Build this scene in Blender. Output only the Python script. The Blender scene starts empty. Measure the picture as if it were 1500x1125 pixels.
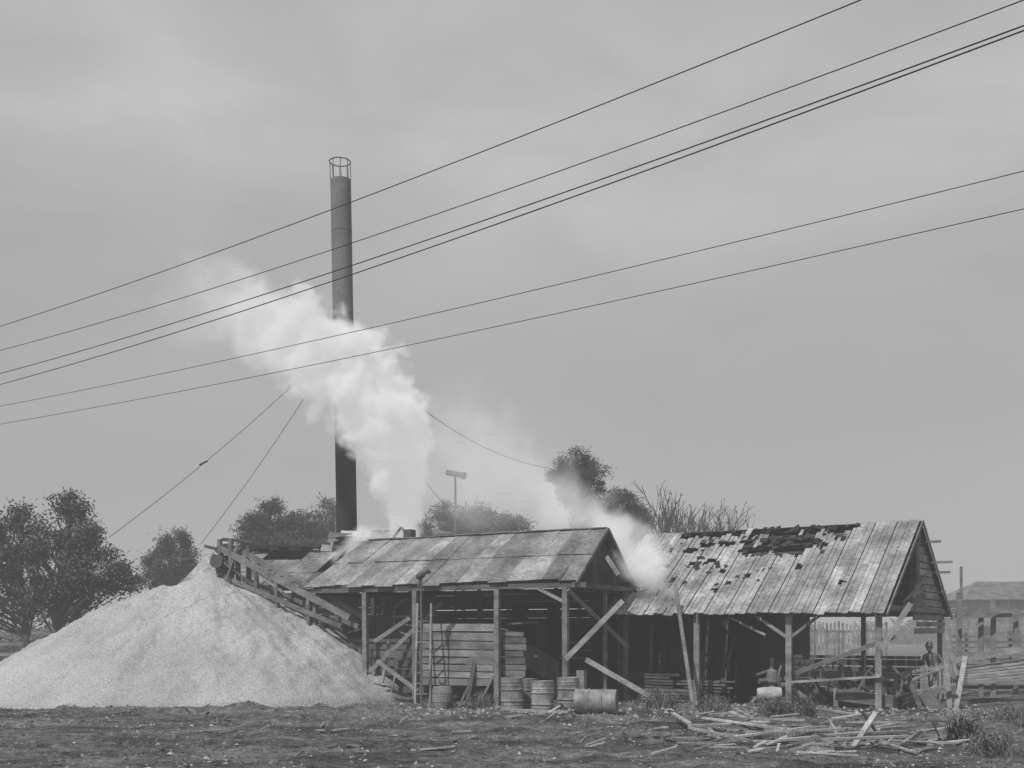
import bpy, math, random
from mathutils import Vector, Matrix, noise
random.seed(11)
R=random.random; U=random.uniform
scene=bpy.context.scene
F=1600.0; H=2.1; HY=925.0
def P(px,py,d): return Vector(((px-750)/F*d, d, H+(HY-py)/F*d))
def G(px,d,z=0.0): return Vector(((px-750)/F*d, d, z))
V=Vector
# ---------------------------------------------------------------- materials
def mat(name, base, rough=0.9, nscale=3.0, nvar=0.35, fine=25.0, fvar=0.25, bump=0.3, stretch=(1,1,1), spec=0.2, attr=True, bdist=0.02):
    m=bpy.data.materials.new(name); m.use_nodes=True
    n=m.node_tree.nodes; l=m.node_tree.links
    b=n['Principled BSDF']; b.inputs['Roughness'].default_value=rough
    b.inputs['Specular IOR Level'].default_value=spec
    tc=n.new('ShaderNodeTexCoord'); mp=n.new('ShaderNodeMapping'); mp.inputs['Scale'].default_value=stretch
    l.new(tc.outputs['Object'],mp.inputs['Vector'])
    def nz(s,d):
        t=n.new('ShaderNodeTexNoise'); t.inputs['Scale'].default_value=s; t.inputs['Detail'].default_value=d
        l.new(mp.outputs[0],t.inputs['Vector']); return t
    def mr(src,a,bb,lo=0.3,hi=0.7):
        r=n.new('ShaderNodeMapRange'); r.inputs[1].default_value=lo; r.inputs[2].default_value=hi
        r.inputs[3].default_value=a; r.inputs[4].default_value=bb; l.new(src,r.inputs[0]); return r
    t1=nz(nscale,2); t2=nz(fine,3)
    a=mr(t1.outputs[0],1-nvar,1+nvar); c=mr(t2.outputs[0],1-fvar,1+fvar)
    mu=n.new('ShaderNodeMath'); mu.operation='MULTIPLY'; l.new(a.outputs[0],mu.inputs[0]); l.new(c.outputs[0],mu.inputs[1])
    mb=n.new('ShaderNodeMath'); mb.operation='MULTIPLY'; l.new(mu.outputs[0],mb.inputs[0]); mb.inputs[1].default_value=base
    out=mb
    if attr:
        at=n.new('ShaderNodeAttribute'); at.attribute_name='shade'
        ma=n.new('ShaderNodeMath'); ma.operation='MULTIPLY'; l.new(mb.outputs[0],ma.inputs[0]); l.new(at.outputs['Fac'],ma.inputs[1]); out=ma
    cb=n.new('ShaderNodeCombineColor')
    for i in range(3): l.new(out.outputs[0],cb.inputs[i])
    l.new(cb.outputs[0],b.inputs['Base Color'])
    if bump>0:
        bp=n.new('ShaderNodeBump'); bp.inputs['Strength'].default_value=bump; bp.inputs['Distance'].default_value=bdist
        l.new(t2.outputs[0],bp.inputs['Height']); l.new(bp.outputs[0],b.inputs['Normal'])
    return m
def simple(name,base):
    m=bpy.data.materials.new(name); m.use_nodes=True; n=m.node_tree.nodes; l=m.node_tree.links
    n.remove(n['Principled BSDF']); b=n.new('ShaderNodeBsdfDiffuse'); at=n.new('ShaderNodeAttribute'); at.attribute_name='shade'
    ma=n.new('ShaderNodeMath'); ma.operation='MULTIPLY'; ma.inputs[1].default_value=base; l.new(at.outputs['Fac'],ma.inputs[0])
    cb=n.new('ShaderNodeCombineColor'); [l.new(ma.outputs[0],cb.inputs[i]) for i in range(3)]
    l.new(cb.outputs[0],b.inputs['Color']); l.new(b.outputs[0],n['Material Output'].inputs['Surface']); return m
M_wood=mat('weathered_wood',0.24,nscale=1.7,fine=22,fvar=0.35,stretch=(1,1,2.2))
M_dark=mat('dark_wood',0.05,nscale=1.5,bump=0)  # near-black tone paints interior shade onto the inner walls
M_roof=mat('weathered_roof_sheet',0.29,rough=0.75,nscale=1.3,nvar=0.4,fine=9,fvar=0.3,bump=0.35,spec=0.3)
M_steel=mat('rusty_steel',0.13,rough=0.8,nscale=1.1,nvar=0.3,fine=12,fvar=0.25,spec=0.2)
M_stack=mat('stack_sheet_steel',0.12,rough=0.85,nscale=0.8,nvar=0.14,fine=7,fvar=0.12,spec=0.15,bump=.1)
M_wire=simple('wire',0.09)
M_leaf=simple('foliage',0.08)
M_bark=mat('bark',0.11,nscale=3,fine=30,bump=0)
M_saw=mat('sawdust',0.37,nscale=0.45,nvar=0.16,fine=17,fvar=0.24,bump=0.7,attr=False,bdist=0.05,rough=1,spec=0.05)
M_grass=simple('grass',0.15)
M_debris=simple('debris',0.26)
M_cloth=mat('cloth',0.2,nscale=4,bump=0.1)
M_skin=mat('skin',0.28,nscale=4,nvar=0.1,fvar=0.1,bump=0)
M_brick=mat('brick',0.17,nscale=3,fine=15)
M_drum=mat('drum_paint',0.21,rough=.55,nscale=4,nvar=.45,fine=18,fvar=.2,spec=.4)
# ---------------------------------------------------------------- mesh builder
class MB:
    def __init__(s): s.v=[]; s.f=[]; s.s=[]
    def add(s,vs,fs,sh=1.0):
        o=len(s.v); s.v+= [tuple(x) for x in vs]
        for f in fs: s.f.append(tuple(i+o for i in f)); s.s.append(sh)
    def beam(s,a,b,w,h=None,sh=None,up=None):
        h=h or w; sh=U(0.75,1.2) if sh is None else sh
        a=V(a);b=V(b); d=(b-a).normalized()
        up=V(up) if up is not None else (V((0,0,1)) if abs(d.z)<0.9 else V((0.5,1,0)))
        x=d.cross(up).normalized(); y=x.cross(d).normalized()
        x*=w/2; y*=h/2
        vs=[a-x-y,a+x-y,a+x+y,a-x+y,b-x-y,b+x-y,b+x+y,b-x+y]
        s.add(vs,[(0,3,2,1),(4,5,6,7),(0,1,5,4),(1,2,6,5),(2,3,7,6),(3,0,4,7)],sh)
    def slab(s,c,th,sh=1.0):
        c=[V(p) for p in c]; n=(c[1]-c[0]).cross(c[3]-c[0]).normalized()*th
        vs=c+[p-n for p in c]
        s.add(vs,[(0,1,2,3),(7,6,5,4),(0,4,5,1),(1,5,6,2),(2,6,7,3),(3,7,4,0)],sh)
    def lathe(s,a,b,prof,n=20,sh=1.0,caps=True):
        a=V(a);b=V(b); d=(b-a); dn=d.normalized()
        up=V((0,0,1)) if abs(dn.z)<0.9 else V((0,1,0))
        x=dn.cross(up).normalized(); y=x.cross(dn)
        vs=[];fs=[]
        for t,r in prof:
            c=a+d*t
            for i in range(n):
                an=2*math.pi*i/n; vs.append(c+x*math.cos(an)*r+y*math.sin(an)*r)
        for j in range(len(prof)-1):
            for i in range(n):
                k=(i+1)%n; fs.append((j*n+i,j*n+k,(j+1)*n+k,(j+1)*n+i))
        if caps: fs.append(tuple(range(n))[::-1]); fs.append(tuple(range((len(prof)-1)*n,len(prof)*n)))
        s.add(vs,fs,sh)
    def cyl(s,a,b,r0,r1=None,n=10,sh=1.0,caps=True):
        s.lathe(a,b,[(0,r0),(1,r1 if r1 is not None else r0)],n,sh,caps)
    def tube(s,pts,r,n=5,sh=1.0):
        for i in range(len(pts)-1): s.cyl(pts[i],pts[i+1],r,r,n,sh,False)
    def obj(s,name,m,parent=None,smooth=False):
        me=bpy.data.meshes.new(name); me.from_pydata(s.v,[],s.f)
        at=me.attributes.new('shade','FLOAT','FACE'); at.data.foreach_set('value',s.s)
        me.materials.append(m); me.update()
        if smooth: me.polygons.foreach_set('use_smooth',[True]*len(me.polygons))
        o=bpy.data.objects.new(name,me); scene.collection.objects.link(o)
        if parent is not None:
            o.parent=parent; o.matrix_parent_inverse=Matrix.Translation(-parent.location)
        return o
def group(name,loc=(0,0,0)):
    e=bpy.data.objects.new(name,None); e.location=loc; e.empty_display_size=0.3
    scene.collection.objects.link(e); return e
def fbm(p,o=4):
    return noise.fractal(V(p),1.0,2.0,o)
# ---------------------------------------------------------------- ground
def ground_z(x,y):
    d=math.hypot(x,y-26)
    a=math.exp(-(d/45)**2)
    z=a*(0.12*fbm((x*0.25,y*0.25,3))+0.08*fbm((x*1.1,y*1.1,8))+0.045*noise.noise(V((x*3.7,y*3.7,2))))
    yb=28.0+.7*noise.noise(V((x*.3,0,7)))
    if abs(y-yb)<3 and x<16:
        z+=math.exp(-((y-yb)/.75)**2)*(.12+.16*noise.noise(V((x*1.7,y*1.3,1))))*(1 if x<-2 else .45)
    # wheel ruts across the yard
    for k,yr in enumerate((20.2,21.7,24.6)):
        yy=yr+.5*math.sin(x*.12+k)+.15*noise.noise(V((x*.5,k,1)))
        if abs(y-yy)<1: z-=.07*math.exp(-((y-yy)/.16)**2); z+=.04*math.exp(-((abs(y-yy)-.32)/.14)**2)
    return z
def build_ground():
    N=450; vs=[];fs=[]
    k=math.sinh(5.7)
    c=[900*math.sinh(5.7*(2*i/(N-1)-1))/k for i in range(N)]
    for j in range(N):
        for i in range(N):
            x=c[i]; y=c[j]+23
            vs.append((x,y,ground_z(x,y)))
    for j in range(N-1):
        for i in range(N-1): fs.append((j*N+i,j*N+i+1,(j+1)*N+i+1,(j+1)*N+i))
    m=bpy.data.materials.new('ground_dirt'); m.use_nodes=True
    n=m.node_tree.nodes; l=m.node_tree.links; b=n['Principled BSDF']
    b.inputs['Roughness'].default_value=1; b.inputs['Specular IOR Level'].default_value=0.05
    tc=n.new('ShaderNodeTexCoord'); mp=n.new('ShaderNodeMapping'); mp.inputs['Scale'].default_value=(.7,1.2,1); mp.inputs['Rotation'].default_value=(0,0,.12); l.new(tc.outputs['Object'],mp.inputs[0])
    def nz(s,d,src=None,r=.65):
        t=n.new('ShaderNodeTexNoise'); t.inputs['Scale'].default_value=s; t.inputs['Detail'].default_value=d; t.inputs['Roughness'].default_value=r
        l.new(src or tc.outputs['Object'],t.inputs['Vector']); return t
    def mr(src,a,b_,lo=.35,hi=.65):
        r=n.new('ShaderNodeMapRange'); l.new(src,r.inputs[0]); r.inputs[1].default_value=lo; r.inputs[2].default_value=hi; r.inputs[3].default_value=a; r.inputs[4].default_value=b_; return r.outputs[0]
    def mu(a,b_):
        x=n.new('ShaderNodeMath'); x.operation='MULTIPLY'; l.new(a,x.inputs[0]); l.new(b_,x.inputs[1]); return x.outputs[0]
    a=nz(0.6,4,mp.outputs[0]); c2=nz(4.5,6,None,.75); c3=nz(26,3)
    o=mu(mu(mr(a.outputs[0],.10,.27,.38,.62),mr(c2.outputs[0],.45,1.5)),mr(c3.outputs[0],.6,1.35))
    cb=n.new('ShaderNodeCombineColor')
    for i in range(3): l.new(o,cb.inputs[i])
    l.new(cb.outputs[0],b.inputs['Base Color'])
    bp=n.new('ShaderNodeBump'); bp.inputs['Strength'].default_value=1; bp.inputs['Distance'].default_value=0.25
    l.new(c2.outputs[0],bp.inputs['Height']); l.new(bp.outputs[0],b.inputs['Normal'])
    me=bpy.data.meshes.new('ground'); me.from_pydata(vs,[],fs); me.materials.append(m)
    me.polygons.foreach_set('use_smooth',[True]*len(me.polygons))
    o=bpy.data.objects.new('ground',me); scene.collection.objects.link(o)
build_ground()
# ---------------------------------------------------------------- sawdust pile
def build_pile():
    cx,cy=-10.0,36.2; NR,NA=130,400; vs=[];fs=[]
    for j in range(NR+1):
        t=j/NR
        for i in range(NA):
            a=2*math.pi*i/NA; ca,sa=math.cos(a),math.sin(a)
            Rx=6.9 if ca>0 else 7.9; Ry=3.6 if sa>0 else 7.2
            Rr=1/math.sqrt((ca/Rx)**2+(sa/Ry)**2)
            Rr*=1+0.05*noise.noise(V((ca*1.5,sa*1.5,4)))+0.02*noise.noise(V((ca*8,sa*8,4)))
            r=t*Rr*1.02; x=cx+r*ca; y=cy+r*sa
            h=3.85*(1-t**1.5)+0.24*math.exp(-(r/0.5)**2)
            w=min(1,t*5)*min(1,(1.02-t)*8)
            h+=w*(0.2*fbm((x*0.5,y*0.5,1))+0.11*fbm((x*1.6,y*1.6,5))+0.035*fbm((x*6,y*6,5)))
            h+=w*0.035*noise.noise(V((a*11,r*0.25,2)))
            if t>0.97: h-= (t-0.97)*6
            vs.append((x,y,h))
    for j in range(NR):
        for i in range(NA):
            k=(i+1)%NA; fs.append((j*NA+i,(j+1)*NA+i,(j+1)*NA+k,j*NA+k))
    me=bpy.data.meshes.new('sawdust_pile'); me.from_pydata(vs,[],fs); me.materials.append(M_saw)
    me.polygons.foreach_set('use_smooth',[True]*len(me.polygons))
    o=bpy.data.objects.new('sawdust_pile',me); scene.collection.objects.link(o)
build_pile()
# ---------------------------------------------------------------- roofs/walls helpers
def roof(mb,e0,e1,r0,r1,n,rows=1,th=0.02,base=1.0,var=0.18,hole=None,jit=0.03,ragged=0.08):
    e0,e1,r0,r1=map(V,(e0,e1,r0,r1)); nrm=(e1-e0).cross(r0-e0).normalized()
    if nrm.z<0: nrm=-nrm
    for i in range(n):
        a=i/n; b=(i+1)/n+0.006; col=U(1-var,1+var); rg=U(-ragged,ragged)
        for j in range(rows):
            c0=j/rows-(0.012 if j else 0)+(rg*0.12 if j==0 else 0); c1=(j+1)/rows
            if hole and hole((a+b)/2,(c0+c1)/2): continue
            def q(s,t): return (e0.lerp(e1,s)).lerp(r0.lerp(r1,s),t)
            lift=nrm*(0.012*(i%2)+0.018*(j%2)+U(0,jit)); l2=nrm*(0.012*(i%2)+U(0,jit))
            c=[q(a,c0)+lift,q(b,c0)+l2,q(b,c1)+lift*0.6,q(a,c1)+l2*0.6]; cc=base*col*U(0.9,1.1)
            mb.slab(c,th,cc)
def planks(mb,a,b,z0,z1,bh,base=1.0,gap=0.02,th=0.03,miss=0.0,rag=0.1,var=0.25):
    a=V(a);b=V(b); d=(b-a).normalized(); z=z0; nn=V((-d.y,d.x,0))
    while z<z1-0.02:
        h=min(bh*U(0.85,1.15),z1-z)
        if R()>miss:
            p=a-d*U(0,rag)+nn*U(-.015,.015); q=b+d*U(0,rag)+nn*U(-.015,.015)
            mb.beam((p.x,p.y,z+h/2+U(-.01,.01)),(q.x,q.y,z+h/2+U(-.02,.02)),th,h-gap,base*U(1-var,1+var))
        z+=h
def vplanks(mb,a,b,zf0,zf1,bw,base=1.0,gap=0.015,th=0.025,miss=0.0,var=0.25):
    a=V(a);b=V(b); L=(b-a).length; d=(b-a)/L; t=0; nn=V((-d.y,d.x,0))
    while t<L-0.02:
        w=min(bw*U(.85,1.15),L-t); m=(t+w/2)/L
        if R()>miss:
            p=a+d*(t+w/2)+nn*U(-.01,.01); z0=zf0(m);z1=zf1(m)
            if z1-z0>0.03: mb.beam((p.x,p.y,z0),(p.x,p.y,z1),w-gap,th,base*U(1-var,1+var),up=nn)
        t+=w
# ================================================================= MILL SHED A
ang=math.radians(30); u=V((math.cos(ang),-math.sin(ang),0)); nb=V((math.sin(ang),math.cos(ang),0))
E1=V((1.78,30.0,0)); W=3.7; LA=9.6
def A(s,t,z): return E1-u*s+nb*t+V((0,0,z))
ZE,ZR=3.6,5.08
gA=group('sawmill_shed',A(LA/2,W/2,0))
mb=MB()
roof(mb,A(LA,-0.15,ZE-0.12),A(-.05,-0.15,ZE-0.12),A(LA-.9,W/2,ZR),A(-.05,W/2,ZR),17,2,base=0.74,var=0.28,jit=0.04,ragged=.3)
roof(mb,A(-.05,W+.15,ZE-.12),A(LA,W+.15,ZE-.12),A(-.05,W/2,ZR),A(LA,W/2,ZR),15,2,base=0.6)
for i in range(9):
    s=LA*i/9
    if s<LA-1.2: mb.beam(A(s-.05,W/2,ZR+.03+U(-.015,.02)),A(min(s+LA/9,LA-.9),W/2,ZR+.03),0.2,0.03,U(.55,.95))
mb.obj('roof',M_roof,gA)
mb=MB()
def gtop(m): return ZE-0.05+ (ZR-ZE-0.03)*(1-abs(2*m-1))
vplanks(mb,A(0.12,0,0),A(0.12,W,0),lambda m:ZE-.12,gtop,0.2,base=1.0)
mb.obj('gable_boards',M_dark,gA)
mb=MB()
mb.beam(A(-.09,-.2,ZE-.2),A(-.09,W/2,ZR-.02),.04,.1,0.6); mb.beam(A(-.09,W+.2,ZE-.2),A(-.09,W/2,ZR-.02),.04,.1,0.6)
mb.beam(A(0.0,-.2,ZE-.22),A(0.0,W+.3,ZE-.22),.08,.14,0.5)
mb.beam(A(-.3,0,ZE-.22),A(LA,0,ZE-.22),.1,.14,0.45)
mb.beam(A(0,W,ZE-.22),A(LA,W,ZE-.22),.1,.14,0.4)
for s in [0.35,2.55,5.4,7.25,9.3]:
    mb.beam(A(s,0.02,-.1),A(s+U(-.05,.05),0.02,ZE-.28),.15,.15,U(.7,.95))
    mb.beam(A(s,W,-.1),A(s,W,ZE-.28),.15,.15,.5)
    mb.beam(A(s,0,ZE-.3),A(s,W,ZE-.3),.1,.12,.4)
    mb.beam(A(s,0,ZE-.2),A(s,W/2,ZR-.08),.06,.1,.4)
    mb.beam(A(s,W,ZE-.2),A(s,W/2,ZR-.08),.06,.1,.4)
mb.beam(A(0.35,0,2.9),A(1.2,0,ZE-.3),.08,.08)
mb.beam(A(0.1,W*.95,-.1),A(0.1,W*.95,ZE-.2),.13,.13,.8)
mb.beam(A(0.1,W*.55,-.1),A(0.1,W*.55,ZE-.2),.1,.1,.7)
mb.obj('frame',M_wood,gA)
mb=MB()
mb.beam(P(828,966,29.8),P(912,880,30.6),.14,.04,1.3,up=(0,1,0))
mb.beam(P(832,864,29.9),P(920,948,31.5),.12,.04,.9,up=(0,1,0))
mb.beam(P(858,966,29.6),P(952,1020,29.4),.14,.04,1.2,up=(0,1,0))
mb.beam(P(888,815,31.3),P(906,842,31.2),.13,.03,1.0,up=(0,1,0))
mb.beam(P(540,985,33),P(648,882,33.2),.12,.05,.9,up=(0,1,0))
mb.beam(P(548,940,33),P(600,905,33.2),.12,.05,1.0,up=(0,1,0))
mb.beam(P(552,968,32.5),P(612,1012,32),.12,.05,.9,up=(0,1,0))
mb.beam(P(570,940,33.3),P(560,1000,33),.08,.05,.9)
mb.obj('braces',M_wood,gA)
mb=MB()
planks(mb,A(2.75,.12,0),A(5.2,.12,0),0.5,2.35,0.23,base=.85,gap=.035,rag=.2,var=.35)
planks(mb,A(1.85,.3,0),A(2.5,.3,0),0.6,2.1,0.2,base=.6,gap=.03,rag=.1)
planks(mb,A(5.5,.6,0),A(9.3,.6,0),0.2,1.9,0.25,base=.45,gap=.05,miss=.15,rag=.2)
for i in range(22):
    s=U(.8,8.5); z=U(.1,2.9); mb.beam(A(s,U(.4,1.2),z),A(s+U(-1.6,1.6),U(.4,1.2),z+U(-.3,.3)),U(.05,.12),.05,U(.2,.6))
for i in range(10):
    s=U(2.4,8.0); t=U(-.25,.1); mb.beam(A(s,t,.05),A(s+U(-.5,.5),t+.3,U(.6,1.6)),U(.06,.14),.03,U(.3,.9))
mb.obj('plank_walls',M_wood,gA)
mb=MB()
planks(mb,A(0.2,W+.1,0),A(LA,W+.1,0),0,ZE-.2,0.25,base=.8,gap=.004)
vplanks(mb,A(0.5,1.9,0),A(0.5,W,0),lambda m:0,lambda m:ZE-.3,.25,base=.45,gap=.003)  # shed's inner gloom is put into these boards' dark tones
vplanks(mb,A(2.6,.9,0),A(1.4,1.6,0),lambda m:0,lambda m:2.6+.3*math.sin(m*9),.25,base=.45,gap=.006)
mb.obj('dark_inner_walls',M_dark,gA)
gB=group('steam_boiler',A(7.6,2.3,0))
mb=MB(); mb.lathe(A(9.2,2.2,1.9),A(5.6,2.2,1.9),[(0,.1),(0,.72),(.02,.75),(.3,.75),(.3,.77),(.32,.77),(.32,.75),(.98,.75),(1,.72),(1,.1)],24,.8)
mb.lathe(A(7,2.2,2.5),A(7,2.2,3.2),[(0,.3),(.8,.3),(1,.1)],14,.8); mb.obj('shell',M_steel,gB,False)
mb=MB(); planks(mb,A(9.3,1.3,0),A(5.7,1.3,0),0,1.5,.2,base=1,gap=.015,th=.12); planks(mb,A(9.3,3.0,0),A(5.7,3.0,0),0,1.5,.2,base=1,th=.12); mb.obj('brick_setting',M_brick,gB)
gM=group('saw_carriage',A(3.8,1.6,0))
mb=MB(); mb.beam(A(2,1.5,.8),A(5.5,1.5,.8),.5,.15)
for s in (2.2,3.8,5.3):
    mb.beam(A(s,1.3,0),A(s,1.3,.75),.12); mb.beam(A(s,1.75,0),A(s,1.75,.75),.12)
mb.obj('bed',M_dark,gM)
mb=MB()
mb.lathe(A(3.8,1.15,1.0),A(3.8,1.18,1.0),[(0,.55),(1,.55)],36,1.2)
c=A(6.3,.9,2.55)
for i in range(20):
    a0=i*math.pi/10;a1=(i+1)*math.pi/10
    mb.cyl(c+u*math.cos(a0)*.55+V((0,0,.55*math.sin(a0))),c+u*math.cos(a1)*.55+V((0,0,.55*math.sin(a1))),.04,n=6)
for i in range(6):
    a0=i*math.pi/3; mb.cyl(c,c+u*math.cos(a0)*.55+V((0,0,.55*math.sin(a0))),.025,n=6)
mb.obj('saw_blade_and_pulley',M_steel,gM)
gC=group('boiler_house',(-7.3,39,0))
mb=MB()
e0=V((-11.5,37.7,3.75)); e1=V((-4.5,37.7,3.6)); r0=V((-10.75,40.2,5.12)); r1=V((-3.3,40.2,5.2))
def holeC(s,t): return (0.12<s<0.5 and t>0.72 and R()<.35) or (s>.62 and t>.3 and R()<.3)
roof(mb,e0,e1,r0,r1,15,3,base=0.55,var=.45,hole=holeC,jit=.06,ragged=.3)
roof(mb,V((-3.3,42.7,3.7)),V((-11,42.7,3.7)),r1,r0,12,2,base=.5)
mb.obj('roof',M_roof,gC)
mb=MB()
mb.beam(r0+V((-.1,0,.05)),r1+V((0,0,.05)),.16,.16,.9)
for i in range(34):
    t=R(); p=r0.lerp(r1,t)+V((0,U(-.5,.1),U(-.15,.12))); mb.beam(p,p+V((U(.3,1.0),U(-.1,.1),U(-.08,.08))),U(.1,.3),.04,U(.5,1.5))
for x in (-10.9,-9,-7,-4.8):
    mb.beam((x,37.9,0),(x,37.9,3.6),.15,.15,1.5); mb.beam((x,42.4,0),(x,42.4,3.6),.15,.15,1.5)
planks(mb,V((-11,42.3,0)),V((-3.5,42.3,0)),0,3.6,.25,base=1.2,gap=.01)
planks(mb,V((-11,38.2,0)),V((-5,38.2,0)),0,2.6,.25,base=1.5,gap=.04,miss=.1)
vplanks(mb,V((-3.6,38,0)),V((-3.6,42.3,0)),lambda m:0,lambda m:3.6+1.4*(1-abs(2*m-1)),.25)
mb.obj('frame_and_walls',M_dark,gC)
mb=MB()
for i in range(44):
    p=P(U(465,640),U(783,808),36.6+U(0,1)); mb.slab([p,p+V((U(.3,.8),0,U(-.05,.1))),p+V((U(.3,.8),.4,U(.1,.3))),p+V((0,.4,.25))],.02,U(.2,1.3))
mb.beam(P(600,800,36),P(600,776,36),.3,.3,.3); mb.beam(P(573,792,36),P(588,772,36.3),.06,.06,.5); mb.beam(P(588,772,36.3),P(600,790,36),.05,.05,.5)
mb.obj('broken_roof_sheets',M_roof,gC)
# ---------------------------------------------------------------- conveyor trestle
gT=group('sawdust_conveyor',P(400,860,34.8))
mb=MB()
top=P(322,803,36.0); bot=P(512,905,33.9)
off=V((.45,.55,0))
for o in (V((0,0,0)),off):
    mb.beam(top+o,bot+o,.09,.2,.75)
    mb.beam(P(330,846,35.9)+o,P(500,918,34.0)+o,.08,.14,.65)
for i in range(12):
    t=i/11; p=top.lerp(bot,t); mb.beam(p-V((0,0,.1)),p+off-V((0,0,.1)),.12,.03,.6)
for px,pt,pb in ((322,790,880),(338,790,890),(375,830,900),(405,848,905),(452,872,930)):
    d=36-(px-322)*.011; mb.beam(P(px,pt,d),P(px+2,pb+30,d),.12,.12,.6)
    mb.beam(P(px,pt+8,d)+off,P(px+2,pb+30,d)+off,.12,.12,.5)
mb.beam(P(312,812,36),P(372,858,35.6),.1,.06,.5); mb.beam(P(345,815,35.8),P(415,868,35),.1,.06,.9)
mb.beam(P(330,856,35.6),P(348,800,35.9),.08,.06,.6); mb.beam(P(300,800,36.2),P(350,812,36),.1,.1,.4)
mb.beam(P(325,790,36),P(345,792,36)+off,.1,.1,.6)
mb.lathe(P(316,822,35.8),P(316,822,35.8)+V((.1,.5,0)),[(0,.1),(0,.22),(1,.22),(1,.1)],16,.4)
for i in range(12): mb.beam(P(U(308,350),U(800,830),36.1),P(U(308,360),U(830,862),35.9),U(.05,.12),.05,U(.2,.5))
mb.obj('trestle',M_wood,gT)
mb=MB()
for i in range(7):
    a=P(266+i*7,853,37.3); b=P(306+i*5,808-i*.5,39.4)
    mb.slab([a,a+V((.17,0,0)),b+V((.15,0,0)),b],.03,U(.75,1.15))
mb.obj('chute_boards',M_roof,gT)
# ================================================================= SHED B
angB=math.radians(33); ub=V((math.cos(angB),-math.sin(angB),0)); nB=V((math.sin(angB),math.cos(angB),0))
EB=V((9.67,28.5,0)); WB=7.4; LB=8.6
def B(s,t,z): return EB-ub*s+nB*t+V((0,0,z))
ze,zr=2.78,5.3
gB2=group('open_lumber_shed',B(LB/2,WB/2,0))
e0,e1,r0,r1=B(LB,-.3,ze-.2),B(-.15,-.3,ze-.2),B(LB,WB/2,zr),B(-.15,WB/2,zr)
def holeB(s,t):
    wob=.9*noise.noise(V((s*18,t*9,1)))+.5*noise.noise(V((s*45,t*20,3)))
    cx=(s-.56)/.19; cy=(t-.79)/.19
    if cx*cx+cy*cy+wob<.58: return True
    if t>.92+.06*noise.noise(V((s*30,1,1))) and .15<s<.80 and noise.noise(V((s*11,2,3)))>-.3: return True
    cx=(s-.745)/.03; cy=(t-.86)/.1
    if cx*cx+cy*cy+wob<.7: return True
    for (hs,ht,w,h) in ((.22,.75,.05,.06),(.3,.83,.05,.09),(.16,.55,.03,.05),(.34,.6,.035,.06),(.09,.7,.03,.06),(.5,.42,.015,.04),(.66,.5,.012,.05),(.83,.3,.015,.04),(.42,.25,.012,.03),(.24,.4,.02,.04),(.12,.3,.02,.05),(.4,.48,.02,.04),(.72,.66,.015,.04),(.27,.58,.02,.04)):
        if ((s-hs)/w)**2+((t-ht)/h)**2+wob<.6: return True
    return False
mb=MB()
def q(s,t): return (e0.lerp(e1,s)).lerp(r0.lerp(r1,s),t)
nrm=(e1-e0).cross(r0-e0).normalized()
if nrm.z<0: nrm=-nrm
NBD=28; rows=36
for i in range(NBD):
    col=U(.8,1.1); lf=U(0,.03); rg=U(-.012,.006)
    for k in range(3):
        a=(i+k/3)/NBD; b=(i+(k+1)/3)/NBD
        if k==2: b-=.0035
        j=0
        while j<rows:
            if holeB((a+b)/2,(j+.5)/rows): j+=1; continue
            j2=j
            while j2<rows and not holeB((a+b)/2,(j2+.5)/rows) and j2-j<9: j2+=1
            t0=j/rows+(rg if j==0 else 0); t1=j2/rows
            if j>0 and holeB((a+b)/2,(j-.5)/rows): t0-=U(0,.02)
            l0=nrm*(.02*(i%2)+lf+(.022 if k==0 else 0))
            mb.slab([q(a,t0)+l0,q(b,t0)+l0,q(b,t1)+l0,q(a,t1)+l0],.02,1.0*col*(1+.35*noise.noise(V((i*3.1,j*.3,4)))))
            j=j2
roof(mb,B(-.15,WB+.3,ze-.2),B(LB,WB+.3,ze-.2),B(-.15,WB/2,zr),B(LB,WB/2,zr),27,1,base=.22)  # rear slope darkened in colour so the holes show shade inside
mb.obj('roof',M_roof,gB2)
mb=MB()
su=(r0-e0).normalized()
for i in range(150):
    if i<60: s=random.gauss(.58,.1); t=random.gauss(.82,.07)
    elif i<110: s=U(.02,.6); t=U(.3,.95)
    else: s=U(.15,.8); t=U(.94,.995)
    if t>.995: continue
    p=q(s,t)+nrm*U(.035,.05); a=U(0,6.28); r=U(.03,.11)
    x=(ub*math.cos(a)+su*math.sin(a)); y=nrm.cross(x)
    mb.slab([p-x*r-y*r*U(.4,1),p+x*r-y*r*U(.4,1)+nrm*U(0,.05),p+x*r*U(.5,1)+y*r+nrm*U(0,.04),p-x*r+y*r*U(.3,.8)],.01,U(.3,.9))
mb.obj('tar_paper_scraps',M_dark,gB2)
mb=MB()
for s in [0.1,2.5,5.2,8.2]:
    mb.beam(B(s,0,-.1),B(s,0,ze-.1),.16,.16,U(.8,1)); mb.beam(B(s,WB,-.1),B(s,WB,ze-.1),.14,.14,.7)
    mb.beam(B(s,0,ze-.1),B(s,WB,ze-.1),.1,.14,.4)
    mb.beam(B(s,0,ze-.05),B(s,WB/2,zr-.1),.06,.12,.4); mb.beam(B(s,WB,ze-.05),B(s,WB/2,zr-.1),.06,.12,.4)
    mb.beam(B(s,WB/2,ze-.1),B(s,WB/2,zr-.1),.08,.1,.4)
for t in (0,WB): mb.beam(B(-.1,t,ze-.12),B(LB,t,ze-.12),.1,.15,.45)
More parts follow.
